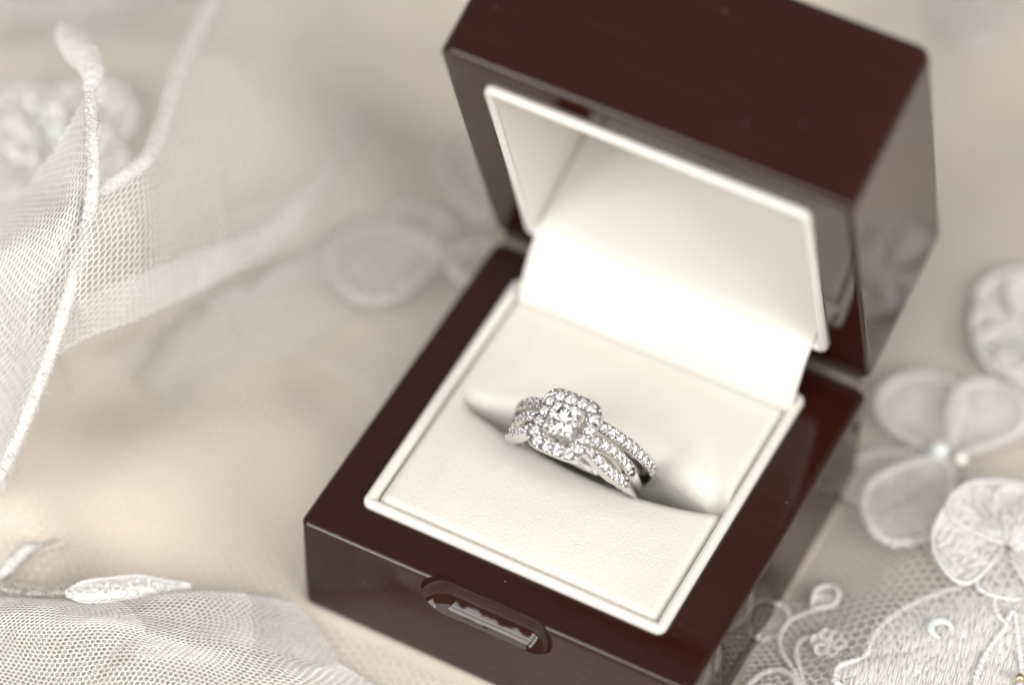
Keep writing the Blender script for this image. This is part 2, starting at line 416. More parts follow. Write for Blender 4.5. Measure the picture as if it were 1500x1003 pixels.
# cream piping round both openings
def lip(hx, hy, rad, c, width, top, depth, wav=0.0):
    pr = [(0.06, -depth)] + [(0.06, top - 0.75)]
    pr += [(0.06 + width * 0.5 - width * 0.5 * math.cos(math.radians(a)), top - 0.75 + 0.75 * math.sin(math.radians(a))) for a in (20, 45, 70, 90, 110, 135, 160)]
    pr += [(0.06 + width, top - 0.75), (0.06 + width, -depth)]
    rings = [ring_of(hx, hy, rad, i, z, c) for i, z in pr]
    return loft(rings, closed=True)
V, F = lip(OHX, OHY, 1.4, OC, 1.55, 0.75, 6)
V[:, 2] += HB
build("base_piping", V, F, CREAM_LIP, box, sharp=50)
V, F = lip(LOX, LOY, 1.6, LO, 1.15, 0.9, 4)
V[:, 2] *= -1
build("lid_piping", lidp(V), [f[::-1] for f in F], CREAM_SMOOTH, lid, sharp=50)
# lid lining: three walls and the panel behind
ins = 1.3
rr = rrect(LOX - ins, LOY - ins, 0.8) + np.array(LO)
keep = rr
lo_r = [np.c_[keep, np.full(len(keep), z)] for z in (-0.2, 4, 10, 16, 20, LD - 3.0)]
V, F = loft(lo_r, close_ends=False)
F.append([(len(lo_r) - 1) * len(keep) + j for j in range(len(keep))])
build("lid_lining", lidp(V), F, CREAM_SMOOTH, lid, sharp=40)

# the leatherette flap that runs from the lid over the hinge into the base
def spline(pts, n):
    pts = np.asarray(pts, float); k = len(pts)
    d = np.r_[0, np.cumsum(np.linalg.norm(np.diff(pts[:, :3] if pts.shape[1] > 2 else pts, axis=0), axis=1) ** 0.5 + 1e-9)]
    m = np.zeros_like(pts)
    for i in range(k):
        if i == 0: m[i] = (pts[1] - pts[0]) / (d[1] - d[0])
        elif i == k - 1: m[i] = (pts[-1] - pts[-2]) / (d[-1] - d[-2])
        else: m[i] = ((pts[i] - pts[i - 1]) / (d[i] - d[i - 1]) * (d[i + 1] - d[i]) + (pts[i + 1] - pts[i]) / (d[i + 1] - d[i]) * (d[i] - d[i - 1])) / (d[i + 1] - d[i - 1])
    q = np.linspace(0, d[-1], n) if np.isscalar(n) else np.asarray(n) * d[-1]
    i = np.clip(np.searchsorted(d, q, side='right') - 1, 0, k - 2)
    h = (d[i + 1] - d[i]); t = ((q - d[i]) / h)[:, None]; h = h[:, None]
    return (2 * t**3 - 3 * t**2 + 1) * pts[i] + (t**3 - 2 * t**2 + t) * h * m[i] + (-2 * t**3 + 3 * t**2) * pts[i + 1] + (t**3 - t**2) * h * m[i + 1]
pf = spline([(20.1, 17.5), (20.5, 20.0), (21.9, 23.3), (23.5, 26.2), (25.2, 28.3), (27.3, 29.75), (30.5, 30.9), (37, 33.0), (47, 36.3)], 40)
nx = 31; xs = np.linspace(-21.9, 21.7, nx); V = []
for i, (y, z) in enumerate(pf):
    s = i / 39
    for x in xs:
        e = 1 - (x / 22) ** 2
        V.append((x, y - 0.25 * e * math.sin(s * math.pi), z - 0.45 * e * math.sin(s * math.pi) + 0.15 * math.sin(x * 0.35 + s * 4) * s))
F = grid_faces(40, nx)
flap = build("lining_flap", V, F, CREAM_SMOOTH, box)
sol = flap.modifiers.new("thick", 'SOLIDIFY'); sol.thickness = 0.7 * MM; sol.offset = -1; apply_mods(flap)
flap.data.polygons.foreach_set("use_smooth", [True] * len(flap.data.polygons)); flap.data.set_sharp_from_angle(angle=math.radians(50))

# ------------------------------------------------------------------ the two cushions
CX0, CX1, CY0, CY1 = -22.25, 21.05, -20.95, 20.6
def clus(a, b, n, p=0.75):
    t = np.linspace(0, 1, n); s = 0.5 - 0.5 * np.cos(math.pi * t)
    return a + (b - a) * (p * s + (1 - p) * t)
def rnd(s, r):          # how far a rounded shoulder of radius r has dropped at distance s from the edge
    q = np.clip((r - s) / r, 0, 1); return r * (1 - np.sqrt(np.maximum(1 - q * q, 0)))
def slit_front(x): return 0.3 - (3.3 + 0.035 * x) * np.clip(1 - ((x - 0.4) / 20.4) ** 2, 0, 1) ** 0.9
def slit_back(x): return 0.31 + 3.2 * np.clip(1 - ((x - 0.4) / 20.4) ** 2, 0, 1)
def cushion(front):
    nx, ny = 150, 110
    xs = clus(CX0, CX1, nx); V = np.zeros((ny, nx, 3))
    for i, t in enumerate(clus(0, 1, ny, 0.9)):
        if front: ya, yb = np.full(nx, CY0), slit_front(xs)
        else: ya, yb = slit_back(xs), np.full(nx, CY1)
        y = ya + (yb - ya) * t
        sx = np.minimum(xs - CX0, CX1 - xs)
        if front: so, ss = y - CY0, yb - y
        else: so, ss = CY1 - y, y - ya
        kx0 = np.clip((xs + 22.3) / 6, 0, 1)
        zc = 20.35 + 0.8 * np.sin(np.pi * np.clip(t, 0, 1)) * kx0 * (1 - ((xs + 0.6) / 23) ** 2)
        # shoulders: tight at the piping, generous at the slit; the pads run together short of the left edge
        kx = np.clip((xs + 20.3) / 2.4, 0, 1); kx = kx * kx * (3 - 2 * kx)
        z = zc - rnd(sx, 1.5) - rnd(so, 1.4)
        if front:
            z = z - kx * (rnd(ss, 2.2) + 9.0 * np.clip((0.12 - ss) / 0.12, 0, 1))
            z = z + 0.35 * np.exp(-((ss - 5) / 3.5) ** 2) * np.clip(1 - (xs / 21) ** 2, 0, 1)
        else:
            z = z - kx * (rnd(ss, 1.8 + 2.4 * np.clip((xs + 20) / 12, 0, 1)) + 9.0 * np.clip((0.12 - ss) / 0.12, 0, 1))
            # puckers where the slit ends
            for (x0, y0), (x1, y1), dp, sg in (((20.6, -0.4), (15.8, 6.6), 2.3, 1.5), ((-19.0, 0.6), (-15.0, 5.0), 0.5, 1.6)):
                d = np.array([x1 - x0, y1 - y0]); ln = np.linalg.norm(d); d /= ln
                a = (xs - x0) * d[0] + (y - y0) * d[1]; p = np.abs((xs - x0) * d[1] - (y - y0) * d[0])
                fade = np.clip(1 - a / (ln * 1.6), 0, 1) * np.clip(a / 1.0 + 1, 0, 1)
                z = z - dp * fade ** 1.3 * np.exp(-(p / sg) ** 2)
        V[i, :, 0] = xs; V[i, :, 1] = y; V[i, :, 2] = z
    # skirts straight down at the borders so the pads are closed into the well
    rows = [V[0].copy()] + [V[k] for k in range(ny)] + [V[-1].copy()]
    rows[0][:, 2] = 7.5; rows[-1][:, 2] = 7.5
    V = np.stack(rows)
    l = V[:, :1].copy(); l[:, :, 2] = 7.5; r = V[:, -1:].copy(); r[:, :, 2] = 7.5
    V = np.concatenate([l, V, r], 1)
    n, m = V.shape[:2]
    return V.reshape(-1, 3), grid_faces(n, m)
V, F = cushion(True); build("front_cushion", V, F, CREAM, box)
V, F = cushion(False); build("back_cushion", V, F, CREAM, box)

# ------------------------------------------------------------------ the rings
RC = np.array([-0.7, -2.2, 21.5]); TILT = math.radians(18)
RX = np.array([1.0, 0, 0]); RY = np.array([0, math.cos(TILT), math.sin(TILT)]); RZ = np.array([0, -math.sin(TILT), math.cos(TILT)])
RM = np.stack([RX, RY, RZ])                 # rows: local axes in the world
def rw(Q, c=RC): return np.asarray(Q, float) @ RM + c
def sweep_band(th, yc, wid, thick, R, channel=False):
    """a band along angles th (0 = top) with rounded-box section; yc, wid, R arrays"""
    V = []
    sec = [(-0.5, -1), (-0.5, -0.25), (-0.44, -0.06), (-0.36, 0), (0.36, 0), (0.44, -0.06), (0.5, -0.25), (0.5, -1), (0.42, -1.08), (-0.42, -1.08)]
    if channel:   # a trough for the stones between two rails
        sec = [(-0.5, -1), (-0.5, -0.12), (-0.475, -0.02), (-0.43, 0.02), (-0.39, -0.02), (-0.375, -0.42), (0.375, -0.42), (0.39, -0.02), (0.43, 0.02), (0.475, -0.02), (0.5, -0.12), (0.5, -1), (0.42, -1.08), (-0.42, -1.08)]
    for t, y, wd, tk, r in zip(th, yc, wid, thick, R):
        for a, b in sec:
            rr = r + b * tk; V.append((rr * math.sin(t), y + a * wd, rr * math.cos(t)))
    return np.array(V), len(sec)
def brilliant(shape=None, crown=0.16, pav=0.42, table=0.56, N=8):
    """unit-diameter faceted stone, girdle at z=0"""
    rad = (lambda a: 0.5) if shape is None else shape
    V = []
    def ringp(k, f, z, off=0.0):
        s = len(V)
        for i in range(k):
            a = 2 * math.pi * (i + off) / k; r = rad(a) * f; V.append((r * math.cos(a), r * math.sin(a), z))
        return s
    t = ringp(N, table, crown); c = ringp(N, 0.80, crown * 0.55, 0.5); g = ringp(2 * N, 1.0, 0.012); g2_ = ringp(2 * N, 1.0, -0.012)
    p = ringp(N, 0.42, -pav * 0.58, 0.5); p2 = ringp(N, 0.14, -pav * 0.9); cu = len(V); V.append((0, 0, -pav))
    F = [[t + i for i in range(N)]]
    for i in range(N):
        j = (i + 1) % N; k = (i - 1) % N; M = 2 * N
        F.append([t + i, c + i, t + j])                                   # stars (c sits between i and j)
        F.append([t + i, c + k, g + 2 * i]); F.append([t + i, g + 2 * i, c + i])
        F.append([c + i, g + 2 * i, g + 2 * i + 1]); F.append([c + i, g + 2 * i + 1, g + (2 * i + 2) % M])
        for q in (0, 1):
            a, b = g + 2 * i + q, g + (2 * i + q + 1) % M; F.append([a, a + 2 * N, b + 2 * N, b])
        F.append([g2_ + 2 * i, p + i, g2_ + 2 * i + 1][::1]); F.append([g2_ + 2 * i + 1, p + i, g2_ + (2 * i + 2) % M])
        F.append([g2_ + 2 * i, p + k, p2 + i]); F.append([g2_ + 2 * i, p2 + i, p + i])
        F.append([p + i, p2 + i, p2 + j]); F.append([p2 + i, cu, p2 + j])
    bm = bmesh.new()
    vs = [bm.verts.new(v) for v in V]
    for f in F:
        try: bm.faces.new([vs[i] for i in f])
        except ValueError: pass
    bmesh.ops.recalc_face_normals(bm, faces=bm.faces)
    return bm
def stone_mesh(name, scale, shape=None, **kw):
    bm = brilliant(shape, **kw); bmesh.ops.scale(bm, vec=Vector(scale) * MM, verts=bm.verts)
    me = bpy.data.meshes.new(name); bm.to_mesh(me); bm.free(); me.materials.append(DIAMOND); return me
PAVE = stone_mesh("pave_diamond", (1.0, 1.0, 1.0))
def place_stone(name, me, pos, nrm, size, parent, spin=0.0):
    n = Vector(nrm).normalized(); q = n.to_track_quat('Z', 'Y')
    o = bpy.data.objects.new(name, me); col.objects.link(o); o.parent = parent
    o.location = Vector(pos - wloc(parent)) * MM
    o.rotation_mode = 'QUATERNION'; o.rotation_quaternion = q @ Matrix.Rotation(spin, 3, 'Z').to_quaternion()
    o.scale = (size, size, size)
    return o
ICO = None
def blobs(name, pts, rads, mat, parent, sub=1):
    bm = bmesh.new(); bmesh.ops.create_icosphere(bm, subdivisions=sub, radius=1.0)
    v0 = np.array([v.co[:] for v in bm.verts]); f0 = np.array([[v.index for v in f.verts] for f in bm.faces]); bm.free()
    pts = np.asarray(pts, float); rads = np.broadcast_to(np.asarray(rads, float), (len(pts),))
    V = (pts[:, None] + v0[None] * rads[:, None, None]).reshape(-1, 3)
    F = (f0[None] + (np.arange(len(pts)) * len(v0))[:, None, None]).reshape(-1, 3)
    return build(name, V, F, mat, parent)
def pave_row(parent, ths, ys, R, size, beads, normal=None):
    for t, y, r in zip(ths, ys, R):
        p = rw([(r * math.sin(t), y, r * math.cos(t))])[0]; n = math.sin(t) * RX + math.cos(t) * RZ
        place_stone("pave_diamond", PAVE, p + n * 0.02, n, size, parent, random.uniform(0, 0.8))
    for i in range(len(ths) - 1):
        t = (ths[i] + ths[i + 1]) / 2; y = (ys[i] + ys[i + 1]) / 2; r = (R[i] + R[i + 1]) / 2 + 0.05
        for s in (-1, 1): beads.append(rw([(r * math.sin(t), y + s * size * 0.44, r * math.cos(t))])[0])

eng = empty("engagement_ring", RC)
tag(eng, 'white gold engagement ring with square halo and split pave shank, standing in the cushion slit', 'ring')
RO = 10.3
# plain lower shank, full turn below the split
t0 = math.radians(64)
th = np.linspace(t0 - 0.03, 2 * math.pi - t0 + 0.03, 90)
f = np.clip(np.minimum(th - t0, 2 * math.pi - t0 - th) / 0.5, 0, 1)
V, k = sweep_band(th, np.full(90, -1.05), 3.5 - 1.4 * f, np.full(90, 1.5), RO - 0.12 * f)
F = [list(map(int, q)) for q in grid_faces(90, k, True)] + [list(range(k)), [89 * k + j for j in range(k)][::-1]]
build("shank", rw(V), F, SILVER, eng, sharp=45)
beads = []
for side in (-1, 1):
    for strand in (-1, 1):
        th = np.linspace(math.radians(17), t0 + 0.05, 40)
        s = (th - th[0]) / (th[-1] - th[0])
        off = 0.90 + 0.42 * np.sin(np.pi * np.clip((s - 0.10) / 0.82, 0, 1)) ** 1.2
        yc = -1.05 + strand * off
        Rr = RO + 2.3 * np.clip(1 - s / 0.8, 0, 1) ** 1.5
        V, k = sweep_band(side * th, yc, np.full(40, 1.72), np.full(40, 1.6), Rr, True)
        F = [list(map(int, q)) for q in grid_faces(40, k, True)] + [list(range(k)), [39 * k + j for j in range(k)][::-1]]
        build("split_strand", rw(V), F, SILVER, eng, sharp=45)
        # stones at equal arc steps
        n = 7; q = np.linspace(0.10, 0.95, n)
        ths = np.interp(q, s, th); ys = np.interp(q, s, yc); Rs = np.interp(q, s, Rr)
        pave_row(eng, side * ths, ys, Rs, 1.3, beads)
# halo head
HZ = 13.7; HXh, HYh = 4.42, 4.72
def sup(a, hx, hy, n=4.2):
    c, s = math.cos(a), math.sin(a)
    r = (abs(c / hx) ** n + abs(s / hy) ** n) ** (-1 / n); return r * c, r * s
HY0 = -1.05 + 0.6
def halo_ring(scale_in, z, k=72, n=4.2, e=0.0):
    return np.array([(*(np.array(sup(2 * math.pi * i / k, (HXh + e) * scale_in, (HYh + e) * scale_in, n)) + np.array([0, HY0])), z) for i in range(k)])
prf = [(0.58, HZ - 1.1), (0.90, HZ - 1.25), (0.985, HZ - 0.95), (1.0, HZ - 0.55), (1.0, HZ - 0.1), (0.99, HZ + 0.02), (0.965, HZ + 0.03), (0.955, HZ - 0.05), (0.95, HZ - 0.75), (0.61, HZ - 0.75), (0.605, HZ - 0.08), (0.595, HZ - 0.02), (0.58, HZ - 0.04), (0.57, HZ - 0.2)]
V, F = loft([halo_ring(s, z) for s, z in prf], closed=True)
build("halo", rw(V), F, SILVER, eng, sharp=40)
nh = 16
# equal spacing round the cushion outline
aa = np.linspace(0, 2 * math.pi, 721); oc = np.array([sup(a, HXh - 0.93, HYh - 0.93, 4.2) for a in aa])
dl = np.r_[0, np.cumsum(np.linalg.norm(np.diff(oc, axis=0), axis=1))]
for i in range(nh):
    q = (i + 0.5) / nh * dl[-1]; x, y = np.interp(q, dl, oc[:, 0]), np.interp(q, dl, oc[:, 1])
    n = RZ + 0.10 * (x / 4 * RX + y / 4 * RY)
    place_stone("halo_diamond", PAVE, rw([(x, y + HY0, HZ + 0.06)])[0], n, 1.55 + 0.05 * math.sin(i * 2.1), eng, random.uniform(0, 0.8))
    q2 = i / nh * dl[-1]; x, y = np.interp(q2, dl, oc[:, 0]), np.interp(q2, dl, oc[:, 1])
    for s in (0.83, 1.19): beads.append(rw([(x * s, y * s + HY0, HZ + 0.12)])[0])
# gallery basket under the halo
V = []; F = []
for i in range(8):
    a = 2 * math.pi * (i + 0.5) / 8
    x, y = sup(a, HXh * 0.86, HYh * 0.86, 3); x2, y2 = sup(a, 1.7, 1.6, 2.4)
    pv, pfc = tube([(x2, y2 + HY0, HZ - 3.4), ((x * .45 + x2 * .55), (y * .45 + y2 * .55) + HY0, HZ - 2.4), (x, y + HY0, HZ - 1.0)], 0.33, 6)
    F += [[j + len(V) for j in f] for f in pfc]; V += list(pv)
build("gallery", rw(V), F, SILVER, eng)
V, F = loft([np.array([(*(np.array(sup(2 * math.pi * i / 48, 1.9 * s, 1.8 * s, 2.6)) + np.array([0, HY0])), z) for i in range(48)]) for s, z in ((0.7, HZ - 3.9), (1.0, HZ - 3.9), (1.05, HZ - 3.5), (1.0, HZ - 3.1), (0.7, HZ - 3.1))], closed=True)
build("under_bezel", rw(V), F, SILVER, eng, sharp=50)
# centre stone
CS = stone_mesh("centre_diamond", (1, 1, 1), shape=lambda a: math.hypot(*sup(a, 2.05, 2.5, 3.2)), crown=0.95, pav=2.3, table=0.60, N=12)
CS.materials.clear(); CS.materials.append(m_diamond("clear_diamond", (0.94, 0.945, 0.94)))
cst = place_stone("centre_diamond", CS, rw([(0, HY0, HZ + 1.5)])[0], RZ, 1.0, eng)
cst.rotation_quaternion = Matrix((RX, RY, RZ)).transposed().to_quaternion()
for sx in (-1, 1):
    for sy in (-1, 1):
        x, y = sup(math.atan2(sy, sx), 2.05, 2.5, 3.2)
        pth = [(x * 0.75, y * 0.75 + HY0, HZ - 2.6), (x * 1.06, y * 1.06 + HY0, HZ - 0.2), (x * 1.05, y * 1.05 + HY0, HZ + 1.4), (x * 0.94, y * 0.94 + HY0, HZ + 1.9), (x * 0.85, y * 0.85 + HY0, HZ + 2.05)]
        V, F = tube(spline(pth, 16), np.r_[np.full(12, 0.36), 0.34, 0.31, 0.26, 0.16], 10)
        build("prong", rw(V), F, SILVER, eng)
# a thin seat under the centre stone
V, F = loft([np.array([(*(np.array(sup(2 * math.pi * i / 48, 2.05 * s, 2.5 * s, 3.2)) + np.array([0, HY0])), z) for i in range(48)]) for s, z in ((0.80, HZ + 0.0), (0.93, HZ + 0.2), (0.96, HZ + 0.6), (0.86, HZ + 0.45))], closed=True)
build("stone_seat", rw(V), F, SILVER, eng, sharp=50)
b = blobs("bead_setting", beads, 0.19, SILVER, eng, 2); b['kind'] = 'stuff'

WY = 2.5
wb = empty("wedding_band", RC + RY * WY)
tag(wb, 'slim white gold band with one row of diamonds, tucked behind the halo ring', 'ring')
for lo_, hi_, ch in ((-100, 100, True), (100, 260, False)):
    th = np.radians(np.linspace(lo_, hi_, 80))
    V, k = sweep_band(th, np.full(80, WY), np.full(80, 1.95), np.full(80, 1.6), np.full(80, RO + 0.25), ch)
    build("set_band" if ch else "plain_band", rw(V), [list(map(int, q)) for q in grid_faces(80, k, True)] + [list(range(k)), [79 * k + j for j in range(k)][::-1]], SILVER, wb, sharp=45)
beads = []
ths = np.radians(np.arange(-92.4, 92.5, 7.7)); pave_row(wb, ths, np.full(len(ths), WY), np.full(len(ths), RO + 0.25), 1.42, beads)
b = blobs("bead_setting", beads, 0.18, SILVER, wb, 2); b['kind'] = 'stuff'

# ------------------------------------------------------------------ tulle
def surface(ctrl):
    """ctrl: rows x cols x 3 control points -> function (s,t in 0..1 arrays) by splines"""
    ctrl = np.asarray(ctrl, float); nr = 60; nc = 60
    R1 = np.stack([spline(r, nc) for r in ctrl])                       # rows x nc
    S = np.stack([spline(R1[:, j], nr) for j in range(nc)], 1)         # nr x nc
    def f(s, t):
        a = np.clip(s, 0, 1) * (nc - 1); b = np.clip(t, 0, 1) * (nr - 1)
        i = np.minimum(a.astype(int), nc - 2); j = np.minimum(b.astype(int), nr - 2)
        u = (a - i)[..., None]; v = (b - j)[..., None]
        return (S[j, i] * (1 - u) + S[j, i + 1] * u) * (1 - v) + (S[j + 1, i] * (1 - u) + S[j + 1, i + 1] * u) * v
    lw = np.linalg.norm(np.diff(S, axis=1), axis=2).sum(1).max(); lh = np.linalg.norm(np.diff(S, axis=0), axis=2).sum(0).max()
    return f, lw, lh
def row_length(f, t, n=40):
    q = np.linspace(0, 1, n); tt = np.linspace(0, 1, 40)
    L = np.array([np.linalg.norm(np.diff(f(q, np.full(n, a)), axis=0), axis=1).sum() for a in tt])
    return np.interp(np.clip(t, 0, 1), tt, L)
def crumple(Q, amp, wl, seed):
    rg = np.random.default_rng(seed + 100); o = np.zeros(len(Q))
    for k in range(4):
        a = rg.normal(0, 1, 3); a /= np.linalg.norm(a); b_ = rg.normal(0, 1, 3); b_ /= np.linalg.norm(b_); l = wl * rg.uniform(0.6, 1.6)
        t = Q @ a * (math.pi / l) + 0.9 * np.sin(Q @ b_ * (math.pi / (1.7 * l)) + rg.uniform(0, 6)) + rg.uniform(0, 6)
        o += (1 - np.abs(np.sin(t))) ** 2 * rg.uniform(0.5, 1.0) * l / wl
    return amp * o / 2
def net(name, ctrl, cell, r, mat, parent, rot=0.0, wob=0.0, seed=0, mask=None, crump=None, cdir=None):
    """hexagonal bobbin net of real threads laid over the surface"""
    f, lw, lh = surface(ctrl); rg = np.random.default_rng(seed)
    a = cell / math.sqrt(3)
    Ld = math.hypot(lw, lh)
    ni = int(Ld / cell) + 2; nj = int(Ld / (1.5 * a)) + 2
    I, J = np.meshgrid(np.arange(-ni // 2, ni // 2 + 1), np.arange(-nj // 2, nj // 2 + 1), indexing='ij')
    cx = (I + 0.5 * (J % 2)) * cell; cyy = J * 1.5 * a
    segs = []
    angs = [math.radians(90), math.radians(30), math.radians(-30), math.radians(-90)]
    pts = [np.stack([cx + a * math.cos(q), cyy + a * math.sin(q)], -1).reshape(-1, 2) for q in angs]
    for k in range(3): segs.append((pts[k], pts[k + 1]))
    A = np.concatenate([s[0] for s in segs]); B = np.concatenate([s[1] for s in segs])
    c, s_ = math.cos(rot), math.sin(rot); Rm = np.array([[c, -s_], [s_, c]])
    def to_st(Q):
        Q = Q @ Rm.T
        w1 = wob * np.sin(Q[:, 1] * 0.35 + seed); w2 = wob * np.sin(Q[:, 0] * 0.3 + 1.3 * seed)
        t = (Q[:, 1] + w2) / lh + 0.5
        return np.stack([(Q[:, 0] + w1 + lw / 2) / row_length(f, t), t], -1)
    sa, sb = to_st(A), to_st(B); M = (sa + sb) / 2
    ok = (M[:, 0] > 0) & (M[:, 0] < 1) & (M[:, 1] > 0) & (M[:, 1] < 1)
    sa, sb = sa[ok], sb[ok]
    pa, pb = f(sa[:, 0], sa[:, 1]), f(sb[:, 0], sb[:, 1])
    if crump is not None:
        dv = -fwd if cdir is None else np.asarray(cdir, float)
        def push(Q):
            c_ = crumple(Q, crump[0], crump[1], seed)
            if cdir is not None:
                dd_ = np.maximum(np.maximum(np.abs(Q[:, 0]) - 31, np.abs(Q[:, 1]) - 31), 0); c_ = c_ * np.clip(dd_ / 14, 0, 1) ** 1.2 * np.clip((Q[:, 1] + 40) / 30, 0, 1)
            return Q + dv * c_[:, None]
        pa, pb = push(pa), push(pb)
    if mask is not None:
        k = mask((pa + pb) / 2); pa, pb = pa[k], pb[k]
    d = pb - pa; ln = np.linalg.norm(d, axis=1); k = ln > 1e-4; pa, pb, d = pa[k], pb[k], d[k] / ln[k][:, None]
    pa = pa - d * r * 0.5; pb = pb + d * r * 0.5
    ref = np.where(np.abs(d[:, 2:3]) > 0.9, np.array([[1.0, 0, 0]]), np.array([[0, 0, 1.0]]))
    n1 = np.cross(d, ref); n1 /= np.linalg.norm(n1, axis=1)[:, None]; n2 = np.cross(d, n1)
    rr = r * (0.85 + 0.3 * rg.random(len(pa)))[:, None]
    V = []
    for k in range(3):
        a_ = 2 * math.pi * k / 3; o = (n1 * math.cos(a_) + n2 * math.sin(a_)) * rr
        V += [pa + o, pb + o]
    V = np.stack(V, 1).reshape(-1, 3)
    b0 = (np.arange(len(pa)) * 6)[:, None, None]
    F = (b0 + np.array([[0, 2, 3, 1], [2, 4, 5, 3], [4, 0, 1, 5]])[None]).reshape(-1, 4)
    return build(name, V, F, mat, parent)
def sheet(name, ctrl, mat, parent, n=40, m=40, ripple=0.0):
    f, lw, lh = surface(ctrl)
    S, T = np.meshgrid(np.linspace(0, 1, n), np.linspace(0, 1, m), indexing='ij')
    V = f(S.ravel(), T.ravel())
    return build(name, V, grid_faces(n, m), mat, parent)
def hairy_cord(name, path, r, mat, parent, n=120, bump=0.25, seed=1, sides=8):
    """a corded or rolled edge with uneven thickness, like stitched thread"""
    rg = np.random.default_rng(seed)
    p = spline(path, n); rad = np.broadcast_to(np.asarray(r, float), (len(path),))
    rad = np.interp(np.linspace(0, 1, n), np.linspace(0, 1, len(path)), rad)
    rad = rad * (1 + bump * np.sin(np.arange(n) * 2.1) * 0.5 + bump * (rg.random(n) - 0.5))
    V, F = tube(p, rad, sides, twist=0.3)
    V = V + rg.normal(0, 1, V.shape) * np.mean(rad) * 0.06
    return build(name, V, F, mat, parent)
def PP(rows): return [[P(*q) for q in r] for r in rows]

veil = empty("tulle_veil", G(60, 430, 0))
tag(veil, 'white tulle veil bunched upright with rolled hem, its net rising beside the box', 'veil')
A_rows = PP([[(133, 128, 4), (96, 190, 7), (46, 262, 11), (-8, 312, 15), (-90, 352, 22), (-220, 470, 48)],
             [(137, 215, 1), (98, 258, 2), (48, 305, 4), (-8, 345, 7), (-90, 385, 14), (-220, 510, 44)],
             [(132, 300, 0), (92, 322, -2), (44, 350, 1), (-8, 380, 3), (-90, 420, 9), (-220, 550, 40)],
             [(101, 430, 0), (66, 440, 3), (28, 452, 4), (-16, 462, 6), (-90, 480, 10), (-220, 600, 36)],
             [(52, 580, 1), (26, 582, 4), (0, 584, 6), (-34, 590, 8), (-100, 600, 12), (-220, 680, 30)],
             [(-4, 708, 4), (-20, 712, 7), (-40, 718, 9), (-70, 722, 12), (-120, 730, 16), (-220, 760, 24)]])
net("net_panel", A_rows, 1.35, 0.17, NET, veil, rot=0.5, wob=0.25, seed=1, crump=(-1.6, 14))
A2 = [[q + fwd * (2.6 + 1.2 * math.sin(i * 1.7 + j)) + dwn * 1.5 for j, q in enumerate(r)] for i, r in enumerate(A_rows)]
net("net_panel", A2, 1.3, 0.13, NET, veil, rot=0.2, wob=0.3, seed=2)
hairy_cord("rolled_hem", PP([[(131, 128, 4), (136, 200, 1), (135, 290, 0), (120, 370, 0), (101, 432, 0), (76, 512, 0), (50, 582, 1), (20, 655, 2), (-6, 712, 4)]])[0],
           [0.7, 0.8, 1.0, 1.0, 0.98, 0.95, 0.9, 0.9, 0.85], CORD, veil, 150, 0.12, 3, 12)
hairy_cord("curled_hem_tip", PP([[(131, 132, 4), (136, 112, 6), (128, 90, 10), (112, 72, 14), (100, 52, 19), (92, 40, 23)]])[0],
           [0.8, 1.5, 1.9, 2.1, 1.7, 0.8], HEMD, veil, 60, 0.1, 4, 14)
for i, v in enumerate(np.arange(138, 262, 11.0)):
    u = 131 + 2.5 * math.sin(i * 2.3) + rng.normal(0, 1.2)
    blobs("hem_bead", [P(u, v + rng.normal(0, 2), 0.0) - fwd * 1.2], rng.uniform(0.3, 0.46), GLASSBEAD, veil, 2)
def fuzz(name, path, n, r_out, mat, parent, seed, ln=(0.5, 1.6), th=0.045):
    """loose fibre ends standing off a fabric edge"""
    rg = np.random.default_rng(seed); p = spline(path, 400); V = []; F = []
    for k in range(n):
        i = rg.integers(2, 398); t = p[i + 1] - p[i - 1]; t /= np.linalg.norm(t)
        o = rg.normal(0, 1, 3); o -= t * (o @ t); o /= np.linalg.norm(o)
        l = rg.uniform(*ln); a = p[i] + o * r_out * 0.85; b_ = a + (o * 0.6 + t * rg.normal(0, 0.7)) * l * 0.5; c = b_ + (o * 0.3 + t * rg.normal(0, 0.9) + rg.normal(0, 0.3, 3)) * l * 0.5
        pv, pf_ = tube([a, b_, c], th, 3, caps=False); F += [[j + len(V) for j in f] for f in pf_]; V += list(pv)
    o = build(name, V, F, mat, parent); o['kind'] = 'stuff'; return o
HEM = PP([[(131, 128, 4), (136, 200, 1), (135, 290, 0), (120, 370, 0), (101, 432, 0), (76, 512, 0), (50, 582, 1), (20, 655, 2), (-6, 712, 4)]])[0]
fuzz("hem_fuzz", HEM, 600, 0.9, CORD, veil, 11)
# whip stitches wound round the hem
p_ = spline(HEM, 300); V = []; F = []
for k in range(5, 295, 3):
    t = p_[k + 1] - p_[k - 1]; t /= np.linalg.norm(t); a_ = np.cross(t, fwd); a_ /= np.linalg.norm(a_)
    rr_ = 0.93 * (0.7 + 0.3 * min(1, k / 90)) * rng.uniform(0.92, 1.08); sl = rng.uniform(0.3, 0.6)
    pts = [p_[k] + (a_ * math.cos(q) - fwd * math.sin(q)) * rr_ + t * sl * math.cos(q) for q in np.linspace(0, math.pi, 7)]
    pv, pf_ = tube(pts, rng.uniform(0.10, 0.16), 5, caps=False); F += [[j + len(V) for j in f] for f in pf_]; V += list(pv)
ws = build("whip_stitch", V, F, CORD, veil); ws['kind'] = 'stuff'
